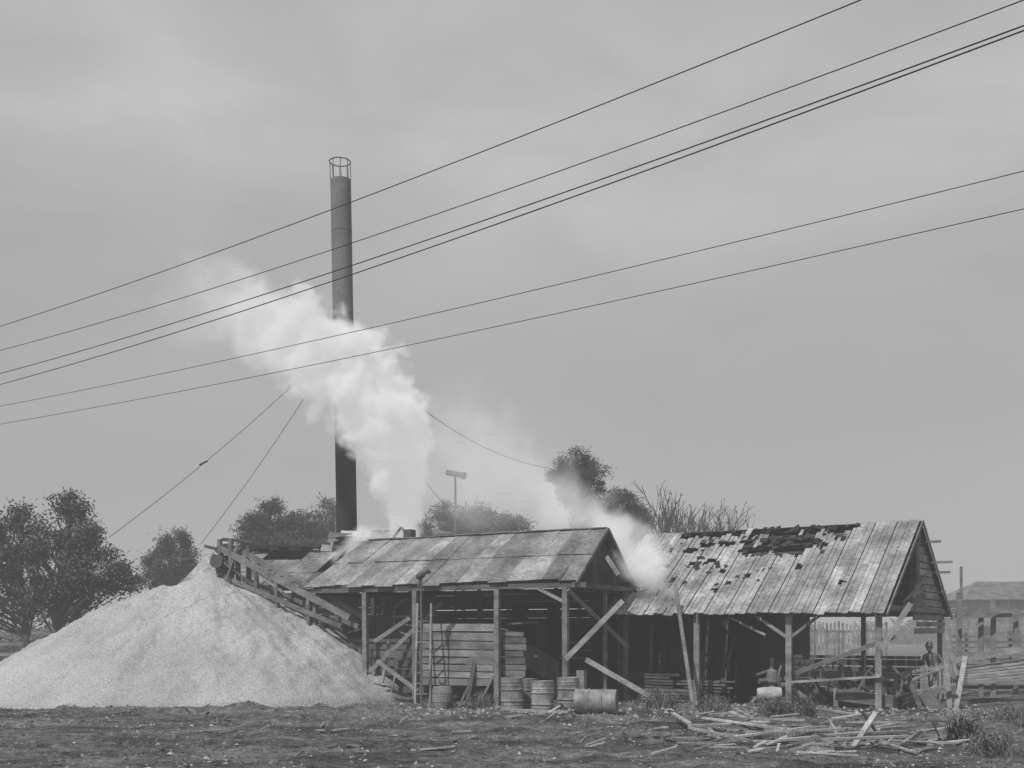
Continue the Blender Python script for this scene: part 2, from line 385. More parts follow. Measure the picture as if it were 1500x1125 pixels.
for i in range(9):
    t=WB/2*i/9+.2; z=ze-.13+(zr-ze)*t/(WB/2)
    mb.beam(B(0.0,t,z-.02),B(LB,t,z-.02),.06,.06,.4)
    mb.beam(B(-.15-U(.1,.6) if i in(2,4,5,7) else -.1,WB-t,z-.02),B(LB,WB-t,z-.02),.07,.07,.8 if i in(2,4,5,7) else .4)
mb.beam(B(-.2,-.35,ze-.26),B(-.2,WB/2,zr-.03),.03,.1,.8); mb.beam(B(-.2,WB+.35,ze-.26),B(-.2,WB/2,zr-.03),.03,.1,.8)
mb.beam(P(1334,884,28.3),P(1290,952,28.3),.14,.04,1.3,up=(0,1,0))
mb.beam(P(1165,986,29.6),P(1312,932,28.3),.12,.05,.7,up=(0,1,0))
mb.beam(P(1160,999,29.7),P(1290,991,28.4),.12,.06,1.2)
mb.beam(B(2.5,0,1.9),B(3.5,0,ze-.2),.08,.08,.9); mb.beam(B(2.5,0,1.9),B(1.6,0,ze-.2),.08,.08,.8)
mb.beam(B(4.2,.1,ze-.3),B(3.2,.1,2.0),.08,.06,1.1)
mb.obj('frame',M_wood,gB2)
mb=MB()
z=ze-.75
while z<zr-.25:
    h=U(.18,.24); zz=z+h/2
    tmax=WB-max(0,(zz-ze))/(zr-ze)*WB/2-.05
    tmin=max(WB/2+.15+U(-.15,.5), 0)
    if z>ze+.9: tmin=WB/2+U(.0,.15)
    if z<ze+.6: tmin=WB*.42+U(0,.8)
    if tmax>tmin: mb.beam(B(-.02+U(-.02,.02),tmin,zz+U(-.03,.03)),B(-.02,tmax+U(0,.15),zz),.03,h-.03,U(.75,1.25))
    z+=h
mb.beam(B(-.05,WB/2,zr-.2),B(-.05,WB/2,ze-.2),.1,.08,.8)
mb.beam(B(-.06,0,ze-.05),B(-.06,WB,ze-.05),.06,.14,.7)
for i in range(4): mb.beam(B(-.08,WB*.25+i*.05,ze+.1),B(-.08,WB*.62,ze+.1+i*.28),.04,.12,U(.5,.9))
mb.obj('gable_siding',M_wood,gB2)
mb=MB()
vplanks(mb,B(8.4,1.5,0),B(4.35,1.5,0),lambda m:0,lambda m:ze,.24,gap=.004,base=.4)  # near-black boards paint in the shade under the roof
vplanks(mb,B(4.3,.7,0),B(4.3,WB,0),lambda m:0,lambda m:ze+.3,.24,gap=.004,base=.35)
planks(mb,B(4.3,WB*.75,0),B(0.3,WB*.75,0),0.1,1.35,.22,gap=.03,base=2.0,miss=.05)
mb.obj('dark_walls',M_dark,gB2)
gJ=group('stacked_lumber',B(6.3,.9,0)); mb=MB()
for k,(s0,s1,t0,nl) in enumerate(((8.0,6.3,.9,9),(6.1,4.7,1.0,7),(7.2,5.2,.45,4))):
    for j in range(nl):
        for w in range(3):
            t=t0+w*.17; mb.beam(B(s0+U(-.2,.2),t,.08+j*.09),B(s1+U(-.2,.2),t+U(-.04,.04),.08+j*.09+U(-.01,.01)),.15,.06,U(.2,.6))
for i in range(8):
    s=U(4.6,8); mb.beam(B(s,1.1,.1),B(s+U(-.4,.4),1.42,U(1.4,2.4)),.1,.03,U(.15,.45))
mb.obj('boards',M_wood,gJ)
mb=MB(); mb.cyl(P(989,856,31.2),G(1016,30.2,-.05),.055,.065,8,.9); o=mb.obj('leaning_pole',M_wood)
# ---------------------------------------------------------------- chimney
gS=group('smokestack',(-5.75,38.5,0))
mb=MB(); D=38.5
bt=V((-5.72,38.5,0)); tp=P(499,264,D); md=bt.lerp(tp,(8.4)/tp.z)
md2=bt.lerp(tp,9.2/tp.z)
mb.lathe(bt,md,[(0,.36),(.99,.36),(1,.362)],32,.4)  # lower tones darker, upper lighter: smoke shade and haze painted into the steel
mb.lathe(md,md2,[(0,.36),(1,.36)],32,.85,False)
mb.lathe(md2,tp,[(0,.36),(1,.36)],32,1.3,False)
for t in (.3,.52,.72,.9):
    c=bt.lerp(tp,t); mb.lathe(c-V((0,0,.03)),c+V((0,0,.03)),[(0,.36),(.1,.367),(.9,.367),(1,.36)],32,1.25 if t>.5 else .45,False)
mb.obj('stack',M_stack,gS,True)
mb=MB(); tt=P(498,237,D); c=tt
for i in range(32):
    a0=i*math.pi/16;a1=(i+1)*math.pi/16
    mb.cyl(c+V((.37*math.cos(a0),.37*math.sin(a0),0)),c+V((.37*math.cos(a1),.37*math.sin(a1),0)),.022,n=6,sh=1.3)
for i in range(8):
    a0=i*math.pi/4+.2; o=V((.355*math.cos(a0),.355*math.sin(a0),0)); mb.cyl(tp+o,tt+o,.015,n=6,sh=1.3)
c=P(503,492,D); mb.lathe(c-V((0,0,.06)),c+V((0,0,.06)),[(0,.36),(0,.4),(1,.4),(1,.36)],24,1)
mb.obj('cage_and_band',M_stack,gS)
mb=MB()
def cat(a,b,sag,n=24): return [a.lerp(b,i/n)-V((0,0,sag*4*(i/n)*(1-i/n))) for i in range(n+1)]
at=P(503,492,D)
mb.tube(cat(at,P(160,787,31),.25),.010)
mb.tube(cat(at,P(294,797,44),.25),.011)
mb.tube(cat(at,P(806,686,44),.9),.014)
mb.tube(cat(at,P(650,738,50),.5),.013)
mb.tube([P(806,686,44),P(850,712,44.5)],.013)
k=P(292,681,33.7); mb.cyl(k,k+V((.25,0,.12)),.03,n=6)
mb.obj('guy_wires',M_wire,gS)
# ---------------------------------------------------------------- power lines
def line(pts_l,pts_r,zl,r=.011,sag=.25):
    (x0,y0),(x1,y1)=pts_l,pts_r
    d0=(zl-H)*F/(HY-y0); d1=(zl-H)*F/(HY-y1)
    a=P(x0,y0,d0); b=P(x1,y1,d1); e=(b-a)*.25
    mb=MB(); mb.tube(cat(a-(b-a)*.05,b+e*.4,sag,40),r); mb.obj('overhead_wire',M_wire)
line((29,467),(1190,22),8.0,.0065,.14)
line((29,503),(1413,22),8.0,.0065,.22)
line((29,537),(1471,38),7.6,.008,.2)
line((29,553),(1471,45),7.4,.008,.2)
line((29,588),(1471,252),6.6,.005,.12)
line((29,615),(1471,307),6.3,.005,.12)
# ---------------------------------------------------------------- trees
def leafquad(mb,p,size,asp,sh):
    a=V((U(-1,1),U(-1,1),U(-1,1))).normalized(); b=a.cross(V((U(-1,1),U(-1,1),U(-1,1)))).normalized()
    a*=size; b*=size*asp
    mb.add([p-a,p+b*.6,p+a,p-b*.6],[(0,1,2,3)],sh)
def tree(name,base,top,crowns,nclump,cr,nleaf,lsize,asp=.6,trunk=.18,flat=.7,shade=1.0,seed=1):
    random.seed(seed)
    g=group(name,base); mt=MB(); ml=MB()
    base=V(base); top=V(top)
    pts=[base]
    N=6
    for i in range(1,N+1):
        t=i/N; pts.append(base.lerp(top,t)+V((U(-1,1),U(-1,1),0))*.12*(1 if i<N else 0))
    for i in range(N): mt.cyl(pts[i],pts[i+1],trunk*(1-.8*i/N),trunk*(1-.8*(i+1)/N),8,U(.8,1.1),False)
    tot=sum(c[1][0]*c[1][2] for c in crowns)
    for c,rad in crowns:
        c=V(c); k=max(2,int(nclump*rad[0]*rad[2]/tot))
        for j in range(k):
            dv=V((U(-1,1),U(-1,1),U(-1,1)))
            while dv.length>1: dv=V((U(-1,1),U(-1,1),U(-1,1)))
            dv=dv.normalized()*(dv.length**.5)
            p=c+V((dv.x*rad[0],dv.y*rad[1],dv.z*rad[2]))
            tt=min(.95,max(.25,(p.z-base.z)/(top.z-base.z)-.22)); i=min(N-1,int(tt*N)); qq=pts[i].lerp(pts[i+1],tt*N-i)
            mid=qq.lerp(p,.5)+V((U(-.2,.2),U(-.2,.2),U(-.25,.1)))
            mt.cyl(qq,mid,.05*trunk/.18,.03*trunk/.18,5,1,False); mt.cyl(mid,p,.03*trunk/.18,.012,5,1,False)
            r=cr*U(.6,1.25); cs=shade*U(.6,1.4)
            for _ in range(int(nleaf*U(.6,1.2))):
                d=V((random.gauss(0,.5),random.gauss(0,.5),random.gauss(0,.5)*flat))
                leafquad(ml,p+d*r,lsize*U(.6,1.3),asp,cs*U(.7,1.35))
    mt.obj('trunk_and_branches',M_bark,g); ml.obj('leaves',M_leaf,g)
def cr(px,py,rx,ry,d,ryd=None):
    s=d/F; return (P(px,py,d),(rx*s,(ryd or rx)*s,ry*s))
d=45
tree('leafy_tree',G(72,d),P(108,735,d),[cr(108,775,38,50,d),cr(85,825,48,50,d),cr(150,838,42,34,d),cr(90,875,45,28,d),cr(172,856,24,14,d)],120,.5,165,.09,seed=3,shade=1.2)
tree('leafy_tree',G(38,d+2),P(28,745,d+2),[cr(25,785,36,50,d+2),cr(15,850,45,50,d+2),cr(48,880,24,30,d+2),cr(-40,830,50,80,d+2)],105,.5,165,.09,seed=5,shade=1.15)
d=62
tree('pine_tree',G(250,d),P(255,785,d),[cr(256,797,22,22,d),cr(248,826,38,22,d),cr(232,845,28,12,d),cr(280,832,14,12,d)],64,.5,160,.17,.25,seed=6,shade=.9)
tree('pine_tree',G(395,d),P(395,740,d),[cr(400,760,30,24,d),cr(372,782,24,22,d),cr(432,776,30,24,d),cr(405,795,55,16,d)],92,.55,160,.17,.25,seed=7,shade=.9)
tree('pine_tree',G(485,d+8),P(488,738,d+8),[cr(485,762,28,26,d+8),cr(475,790,28,18,d+8)],46,.6,130,.18,.25,seed=8,shade=1.1)
tree('pine_tree',G(680,d+4),P(682,735,d+4),[cr(680,755,40,22,d+4),cr(650,772,34,14,d+4),cr(715,772,42,18,d+4)],75,.55,120,.18,.25,seed=9,shade=1.2)
tree('pine_tree',G(745,d+6),P(745,755,d+6),[cr(745,775,30,16,d+6)],22,.6,110,.18,.25,seed=19,shade=1.3)
d=58
tree('pine_tree',G(850,d),P(843,662,d),[cr(842,680,26,20,d),cr(866,698,22,18,d),cr(824,702,20,18,d),cr(848,722,34,16,d),cr(860,745,22,12,d),cr(868,775,20,14,d)],92,.42,170,.14,.25,seed=10,trunk=.16,shade=.85)
tree('pine_tree',G(908,d+4),P(905,722,d+4),[cr(903,740,26,18,d+4),cr(927,760,26,20,d+4),cr(890,762,22,18,d+4),cr(940,778,22,12,d+4)],78,.45,170,.15,.25,seed=12,shade=.85)
def bare(name,base,h,seed,spread=.5):
    random.seed(seed); g=group(name,base); mt=MB(); ml=MB()
    def br(p,d,L,r,lv):
        qq=p+d*L; mt.cyl(p,qq,r,r*.65,5 if lv<2 else 4,.8,False)
        if lv>=5:
            if R()<.6: leafquad(ml,qq+V((U(-.1,.1),U(-.1,.1),U(-.1,.1))),.08,.6,U(1,1.6))
            return
        for _ in range(3 if lv<4 else 2):
            nd=(d+V((U(-1,1),U(-1,1),U(-.1,.8)))*spread).normalized(); br(qq.lerp(p,U(0,.3)),nd,L*U(.62,.82),max(.018,r*.6),lv+1)
    br(V(base),V((0,0,1)),h*.3,.14,0)
    mt.obj('trunk_and_branches',M_bark,g); ml.obj('buds',M_leaf,g)
bare('bare_tree',G(948,60),11.6,21,.55); bare('bare_tree',G(1000,60),12.4,22,.55); bare('bare_tree',G(1058,62),10.2,23,.6); bare('bare_tree',G(975,63),11.0,29,.6); bare('bare_tree',G(1030,63),10.8,33,.6)
random.seed(4); ml=MB()
for i in range(420):
    x=U(-160,160); y=U(170,200); h=2.2+2.0*noise.noise(V((x*.05,1,1)))+U(-.5,1.0)
    for _ in range(26): leafquad(ml,V((x+random.gauss(0,1.8),y,abs(random.gauss(0,.5))*h+.2)),U(.4,1.0),.7,U(.7,1.2))
ml.obj('distant_tree_line',M_leaf)
ml=MB()
for i in range(260):
    x=U(-46,-10); y=U(66,74); h=2.4+1.8*noise.noise(V((x*.2,1,1)))+U(-.3,.8)
    for _ in range(50): leafquad(ml,V((x+random.gauss(0,.6),y,abs(random.gauss(0,.5))*h+.1)),U(.12,.25),.6,U(.6,1.4))
ml.obj('hedgerow',M_leaf)
# ---------------------------------------------------------------- yard light on pole
gL=group('pole_mounted_floodlight',G(667,50))
mb=MB(); mb.cyl(G(667,50),P(667,700,50),.07,.05,8,1); mb.cyl(P(632,742,50),P(668,741,50),.03,.03,6,1); mb.obj('pole',M_bark,gL)
mb=MB(); mb.lathe(P(654,692,50),P(681,697,49.6),[(0,.05),(.02,.12),(.1,.13),(.88,.13),(.9,.17),(1,.17),(1,.05)],16,.7); mb.cyl(P(667,703,50),P(667,694,50),.05,n=8,sh=.8); mb.obj('housing',M_steel,gL)
# ---------------------------------------------------------------- drums
def drum(px,d,sh,h=.88,r=.29,lying=None):
    p=G(px,d); p.z=ground_z(p.x,p.y)-.02
    mb=MB()
    if lying is None: a=p; b=p+V((U(-.02,.02),U(-.02,.02),h))
    else:
        a=p+V((0,0,r)); b=a+V(lying).normalized()*h
    prof=[(0,r-.03),(0,r+.005),(.02,r+.005),(.03,r)]
    for c in (.12,.22,.33,.66,.78,.88):
        w=.022 if c in(.33,.66) else .006
        prof+=[(c-.022,r),(c-.01,r+w),(c+.01,r+w),(c+.022,r)]
    prof+=[(.97,r),(.98,r+.005),(1,r+.005),(1,r-.02),(.975,r-.025)]
    mb.lathe(a,b,prof,36,sh)
    mb.obj('oil_drum',M_drum)
random.seed(31)
drum(751,28.2,1.0); drum(795,28.0,1.25); drum(833,28.8,1.1,h=.84); drum(772,29.0,.8)
drum(843,26.9,1.0,h=1.02,r=.31,lying=(1,-.22,0))
def keg(px,py,d):
    mb=MB(); a=P(px-18,py,d); b=P(px+18,py-1,d-.1)
    mb.lathe(a,b,[(0,.05),(0,.15),(.05,.17),(.25,.185),(.27,.195),(.3,.19),(.7,.19),(.73,.195),(.75,.185),(.95,.17),(1,.15),(1,.05)],24,1.9)
    mb.beam(a.lerp(b,.2)-V((0,0,.2)),V((a.lerp(b,.2).x,d,0)),.08,.2,.8); mb.beam(a.lerp(b,.8)-V((0,0,.2)),V((a.lerp(b,.8).x,d,0)),.08,.2,.8)
    mb.obj('small_keg',M_drum)
keg(1127,1017,29.6)
gW=group('wooden_barrel',G(648,29.8)); mb=MB(); p=G(648,29.8)
mb.lathe(p,p+V((0,0,.6)),[(0,.2),(0,.24),(.3,.28),(.31,.29),(.36,.29),(.37,.285),(.7,.28),(.71,.29),(.76,.285),(1,.25),(1,.22),(.93,.2)],18,.9); mb.obj('staves',M_wood,gW)
mb=MB(); mb.beam(G(852,29.4,-.1),P(852,982,29.4),.22,.2,.9); mb.obj('post_stub',M_wood)
mb=MB(); mb.cyl(G(617,31.2,-.1),P(617,845,31.2),.03,.03,8,1); mb.cyl(P(617,845,31.2),P(612,860,31.2),.03,n=8)
mb.lathe(P(610,847,31.2),P(629,835,31.2),[(0,.03),(.1,.09),(.5,.1),(.6,.05),(1,.09)],12,.7); mb.obj('steam_pipe',M_steel)
gLd=group('ladder',G(632,31)); mb=MB()
for o in (0,22): mb.beam(G(608+o,31.4,-.05),P(612+o*.9,884,32.0),.06,.05,1.0)
for i in range(8): 
    z=.3+i*.3; t=z/2.9; y=31.4+.6*t; mb.beam(V(((608-750)/F*31.5,y,z)),V(((630-750)/F*31.5,y,z)),.03,.03,1)
mb.obj('rails_and_rungs',M_wood,gLd)
gP=group('water_pump',G(1131,31)); p=G(1131,31); mb=MB()
mb.lathe(p+V((0,0,.1)),p+V((0,0,1.35)),[(0,.22),(.1,.22),(.12,.12),(.4,.1),(.45,.17),(.7,.17),(.75,.07),(.9,.06),(1,.1)],16,1.4)
mb.cyl(p+V((-.05,0,1.0)),p+V((-.45,0,.85)),.05); mb.beam(p+V((0,0,1.3)),p+V((.5,0,1.0)),.04); mb.beam(p-V((.4,.3,0)),p+V((.4,-.3,.12)),.4,.12,.7)
mb.obj('body',M_steel,gP)
def wheel(mb,c,r,ax,n=24,tr=.035,sp=6):
    ax=V(ax).normalized(); x=ax.cross(V((0,0,1))).normalized(); y=V((0,0,1))
    for i in range(n):
        a0=2*math.pi*i/n;a1=2*math.pi*(i+1)/n
        mb.cyl(c+x*math.cos(a0)*r+y*math.sin(a0)*r,c+x*math.cos(a1)*r+y*math.sin(a1)*r,tr,n=6)
    for i in range(sp):
        a0=2*math.pi*i/sp+.3; mb.cyl(c,c+x*math.cos(a0)*r+y*math.sin(a0)*r,tr*.7,n=5)
    mb.cyl(c-ax*.12,c+ax*.12,.08,n=10)
gE=group('edger_machine',B(1.1,1.6,0)); mb=MB()
wheel(mb,B(.2,.8,.7),.5,nB); wheel(mb,B(1.9,1.8,.8),.45,nB); wheel(mb,B(3.0,1.0,.75),.42,ub)
mb.cyl(B(.2,.7,.7),B(.2,2.8,.7),.04); mb.cyl(B(-.2,1.4,.35),B(1.6,1.4,.35),.18,n=14)
for i in range(20): 
    p=B(U(-.3,3.6),U(.5,2.4),U(.1,.9)); mb.cyl(p,p+V((U(-.5,.5),U(-.3,.3),U(-.1,.5))),U(.02,.09),n=8,sh=U(.5,1.6))
mb.obj('wheels_and_shaft',M_steel,gE)
mb=MB(); mb.beam(B(-.2,1.5,.9),B(3.4,1.5,.9),.6,.15,.6)
for s in (0,1.6,3.2): mb.beam(B(s,1.3,0),B(s,1.3,.85),.12); mb.beam(B(s,1.8,0),B(s,1.8,.85),.12)
mb.beam(B(-.2,.4,.25),B(1.3,.4,.4),.3,.3,.6)
for i in range(20):
    p=B(U(-.6,3.8),U(.2,3),U(.05,.5)); an=U(0,3.1); mb.beam(p,p+V((math.cos(an)*U(.4,1.2),math.sin(an)*.5,U(-.1,.5))),U(.05,.15),.04,U(.4,1.3))
mb.obj('table',M_wood,gE)
gK=group('slatted_crib',P(1360,990,29.8)); mb=MB()
a=P(1328,980,30.6); b=P(1392,968,30.0)
for i in range(10):
    qv=a.lerp(b,i/9); mb.beam((qv.x,qv.y,.25),(qv.x+U(-.03,.03),qv.y,qv.z+U(-.03,.05)),.055,.02,1.2,up=(0,1,0))
mb.beam(a-V((.1,-.03,.12)),b-V((-.1,-.03,.12)),.05,.09,1.2); mb.beam(V((a.x,a.y+.03,.45)),V((b.x,b.y+.03,.45)),.05,.09,1.2)
mb.beam(P(1386,962,29.6),G(1392,29.4,-.05),.13,.1,1.1); mb.beam(P(1414,962,30),G(1400,29.2,-.05),.13,.05,1.3)
mb.beam(P(1300,1010,29.5),P(1410,968,30.5),.1,.05,1.1); mb.beam(P(1318,1018,29.5),P(1400,1002,29.2),.12,.05,1.0)
mb.beam(P(1385,925,30.2),P(1402,990,29.7),.09,.05,.9); mb.beam(P(1330,990,29.3),P(1350,1040,29.2),.12,.12,.7); mb.beam(P(1355,1015,29),P(1378,1045,28.8),.3,.3,.6)
mb.obj('slats_and_posts',M_wood,gK)
# ---------------------------------------------------------------- man
def man(pos):
    g=group('man',pos); pos=V(pos)
    J={'pel':(0,0,.92,.15),'wai':(-.03,-.02,1.08,.14),'che':(-.1,-.05,1.3,.17),'nk0':(-.14,-.07,1.46,.075),'nk':(-.16,-.09,1.53,.06),
       'hl':(-.1,.0,.86,.1),'kl':(-.12,-.08,.48,.07),'al':(-.11,0,.09,.045),'tl':(-.13,-.16,.04,.04),
       'hr':(.1,.0,.86,.1),'kr':(.13,-.06,.48,.07),'ar':(.15,.04,.09,.045),'tr':(.17,-.12,.04,.04),
       'sl':(-.3,-.07,1.4,.07),'el':(-.4,-.22,1.17,.05),'wl':(-.38,-.44,1.08,.034),'sr':(.1,-.04,1.42,.07),'er':(.2,-.18,1.2,.05),'wr':(.1,-.4,1.1,.034)}
    E=[('pel','wai'),('wai','che'),('che','nk0'),('nk0','nk'),('pel','hl'),('hl','kl'),('kl','al'),('al','tl'),('pel','hr'),('hr','kr'),('kr','ar'),('ar','tr'),('che','sl'),('sl','el'),('el','wl'),('che','sr'),('sr','er'),('er','wr')]
    ks=list(J); me=bpy.data.meshes.new('body'); me.from_pydata([V(J[k][:3])+pos for k in ks],[(ks.index(a),ks.index(b)) for a,b in E],[])
    o=bpy.data.objects.new('clothed_body',me); scene.collection.objects.link(o)
    o.modifiers.new('s','SKIN')
    for i,k in enumerate(ks):
        me.skin_vertices[0].data[i].radius=(J[k][3],J[k][3]*.85); me.skin_vertices[0].data[i].use_root=(i==0)
    s=o.modifiers.new('ss','SUBSURF'); s.levels=2; s.render_levels=2
    m2=mat('work_clothes',.12,nscale=5,bump=.1,attr=False); me.materials.append(m2)
    o.parent=g; o.matrix_parent_inverse=Matrix.Translation(-pos)
    mb=MB(); c=pos+V((-.18,-.12,1.52))
    mb.lathe(c,c+V((-.01,-.02,.24)),[(0,.03),(.08,.06),(.25,.078),(.5,.09),(.75,.09),(.92,.065),(1,.03)],16,1)
    mb.lathe(c+V((0,-.085,.12)),c+V((0,-.12,.09)),[(0,.012),(.6,.018),(1,.012)],8,1)
    for sx in(-1,1): mb.lathe(c+V((.088*sx,0,.11)),c+V((.1*sx,.01,.12)),[(0,.03),(1,.025)],8,.9)
    for w in ('wl','wr'):
        p=pos+V(J[w][:3]); mb.lathe(p,p+V((0,-.1,-.03)),[(0,.03),(.5,.045),(1,.04)],10,1)
        for i in range(4): mb.cyl(p+V((-.033+.022*i,-.09,-.03)),p+V((-.036+.024*i,-.16-.01*(i%2),-.06)),.011,.008,6,1)
        mb.cyl(p+V((.03,-.04,-.02)),p+V((.06,-.09,-.04)),.012,.009,6,1)
    mb.obj('head_and_hands',M_skin,g,True)
    mb=MB(); mb.lathe(c+V((0,0,.17)),c+V((-.01,-.01,.29)),[(0,.15),(.04,.16),(.08,.1),(.6,.095),(.9,.08),(1,.03)],20,.9)
    for sx in(-1,1): mb.lathe(c+V((.03*sx,-.085,.125)),c+V((.03*sx,-.092,.125)),[(0,.011),(1,.006)],6,.2)
    mb.obj('hat_and_eyes',M_cloth,g,True)
man(G(1368,32.3))
# ---------------------------------------------------------------- fences & right side
random.seed(77)
gF=group('picket_fence',G(1180,44)); mb=MB()
x=G(1060,44).x
while x<G(1300,44).x:
    mb.beam((x,44,.1),(x,44,2.45+U(-.1,.08)),.09,.02,U(.8,1.5),up=(0,1,0)); x+=.16
mb.beam((G(1060,44).x,44.05,2.1),(G(1300,44).x,44.05,2.1),.05,.1,1.2); mb.beam((G(1060,44).x,44.05,.7),(G(1300,44).x,44.05,.7),.05,.1,1.2)
mb.obj('pickets',M_wood,gF)
gF=group('board_fence',G(1450,36)); mb=MB()
xs=[1405,1437,1455,1488,1530]
for px in xs: mb.beam(G(px,36,-.1),P(px,U(868,895),36),.16,.14,U(.7,1))
for z in (.5,.95,1.4,2.6): mb.beam(G(1396,36,z-.02),G(1560,35.5,z+U(-.1,.1)),.06,.13,.9)
mb.beam(P(1400,900,35.5),P(1480,893,35.6),.1,.2,.9); mb.beam(P(1398,968,33),P(1500,950,33),.08,.2,1.1); mb.beam(P(1398,985,33),P(1510,975,33),.08,.12,1.0)
for i in range(7): mb.beam(P(1415,1002-i*4,31.5+i*.3),P(1510,995-i*5,31.5+i*.3),.25,.05,U(.8,1.3))
mb.beam(P(1408,830,37),P(1408,900,37),.09,.09,.8)
mb.obj('posts_and_rails',M_wood,gF)
gF=group('lumber_stack',G(1480,41)); mb=MB()
for i in range(9):
    mb.beam(G(1405,41,.15+i*.22),G(1560,41,.15+i*.22),1.2,.08,U(.6,1.1))
    for px in(1415,1480,1540): mb.beam(G(px,40.5,.25+i*.22),G(px,41.5,.25+i*.22),.1,.1,.6)
mb.obj('boards',M_wood,gF)
gH=group('distant_house',G(1445,95)); mb=MB()
a=P(1412,878,95);b=P(1520,878,95);c=P(1500,852,99);d_=P(1430,852,99)
mb.slab([a,b,c,d_],.1,.4); mb.slab([V((b.x,103,b.z)),V((a.x,103,a.z)),d_,c],.1,.4); mb.slab([V((a.x,103,a.z)),a,d_,d_+V((.01,0,0))],.1,.5); mb.slab([b,V((b.x,103,b.z)),c,c+V((.01,0,0))],.1,.5)
mb.obj('roof',M_roof,gH)
mb=MB(); vplanks(mb,V((a.x+.5,95.6,0)),V((b.x-.5,95.6,0)),lambda m:0,lambda m:a.z,.3,base=.8); planks(mb,V((a.x+.5,95.6,0)),V((a.x+.5,102.4,0)),0,a.z,.3,base=.8)
mb.beam((a.x+2,95.4,1.2),(a.x+2,95.4,2.6),.9,.1,.2); mb.beam((a.x+4.5,95.4,0.1),(a.x+4.5,95.4,2.2),1,.1,.25); mb.obj('walls',M_wood,gH)
gF=group('board_fence',G(0,50)); mb=MB()
for z in(.5,1.0,1.5,2.0): mb.beam(G(-80,52,z),G(330,52,z),.06,.16,1.0)
for px in range(-60,331,50): mb.beam(G(px,51.9,0),G(px,51.9,2.3),.14,.14,.8)
mb.obj('posts_and_rails',M_wood,gF)
# ---------------------------------------------------------------- plank pile, foreground debris
random.seed(5)
gQ=group('scrap_plank_pile',G(1170,20)); mb=MB()
def gp(px,py): 
    d=H*F/(py-HY); p=G(px,d); p.z=ground_z(p.x,p.y); return p
for (x0,y0,x1,y1,w) in [(1010,1078,1125,1072,.12),(1030,1070,1150,1084,.1),(1060,1088,1190,1078,.1),(1130,1088,1240,1096,.14),(1140,1098,1275,1086,.12),(1180,1048,1262,1056,.12),(1125,1075,1070,1060,.1),(1075,1048,1115,1072,.08),(1200,1092,1330,1080,.1),(1010,1085,1100,1100,.08),(1210,1104,1330,1098,.12),(985,1060,1010,1072,.1),(955,1078,975,1092,.12),(1090,1068,1180,1072,.1),(1100,1080,1210,1074,.12),(1160,1070,1290,1076,.1),(1240,1066,1330,1072,.1)]:
    h=U(.1,.28); a=gp(x0,y0)+V((0,0,h)); b=gp(x1,y1)+V((0,0,U(.1,.3))); mb.beam(a,b,w,.04,U(1.0,1.8))
mb.beam(gp(1250,1100),P(1283,1044,20),.1,.04,1.5); mb.beam(P(1262,1040,21),gp(1290,1080),.06,.04,1.2); mb.beam(gp(1235,1090),P(1215,1055,21.5),.05,.05,1.1)
for i in range(9):
    a=gp(1205+i*13+U(-4,4),1094+U(-6,6))+V((0,0,.12)); mb.beam(a,a+V((U(.05,.3),U(-1,-.4),U(-.1,.05))),.06,.03,U(.6,1.5))
for i in range(120):
    a=gp(U(300,1460),U(1042,1112)) if i<55 else gp(U(990,1360),U(1050,1108)); an=random.gauss(0,.6); L=U(.15,1.1)*(.5 if i<55 else 1); mb.beam(a+V((0,0,.04)),a+V((math.cos(an)*L,math.sin(an)*L,U(.03,.2))),U(.03,.1),.025,U(.6,1.8))
mb.beam(gp(735,1046),gp(835,1050)+V((0,0,.05)),.25,.05,1.1); mb.beam(gp(745,1054),gp(800,1050)+V((0,0,.03)),.2,.04,1.0)
mb.obj('planks',M_wood,gQ)
mb=MB()
def chip(p,s,sh,fl=.35):
    an=U(0,3.14); x=V((math.cos(an),math.sin(an),U(-.3,.3)))*s; y=V((-math.sin(an),math.cos(an),U(-.3,.3)))*s*U(.3,.8); z=V((0,0,s*fl))
    mb.add([p-x,p+y,p+x*U(.7,1),p-y*U(.6,1),p+z+x*U(-.3,.3)],[(0,1,4),(1,2,4),(2,3,4),(3,0,4)],sh)
for i in range(24000):
    px=U(-80,1580); d=14.5+17*R()**.8; p=G(px,d)
    dens=noise.noise(V((p.x*.35,p.y*.5,0)))+.5*noise.noise(V((p.x*1.3,p.y*1.6,5)))
    if dens<U(-.4,.5): continue
    p.z=ground_z(p.x,p.y)-.005
    light=noise.noise(V((p.x*.6,p.y*.6,9)))>.0
    chip(p,U(.015,.05)*(2 if R()<.07 else 1),(U(.9,1.8) if R()<(.32 if light else .1) else U(.2,.8)),U(.3,.8))
mb.obj('wood_chip_litter',M_debris)
mb=MB()
for i in range(14000):
    if i<8000:
        a=U(math.pi*.98,math.pi*2.04); rr=.965+abs(random.gauss(0,.08))
        Rx=6.9 if math.cos(a)>0 else 7.9
        p=V((-10+Rx*rr*math.cos(a),36.2+7.2*rr*math.sin(a),0))
    else: p=V((U(-18,-2),random.gauss(27.9,.8),0))
    if noise.noise(V((p.x*.7,p.y*.8,3)))<U(-.6,.25): continue
    p.z=ground_z(p.x,p.y)-.02
    chip(p,U(.02,.075)*(2 if R()<.04 else 1),U(.25,.9),.6)
for i in range(2600):
    px=U(590,1460); p=G(px,random.gauss(28.6,1.3)); chip(p+V((0,0,ground_z(p.x,p.y)-.01)),U(.02,.11),U(.15,1.3),.7)
mb.obj('dirt_clods',M_debris)
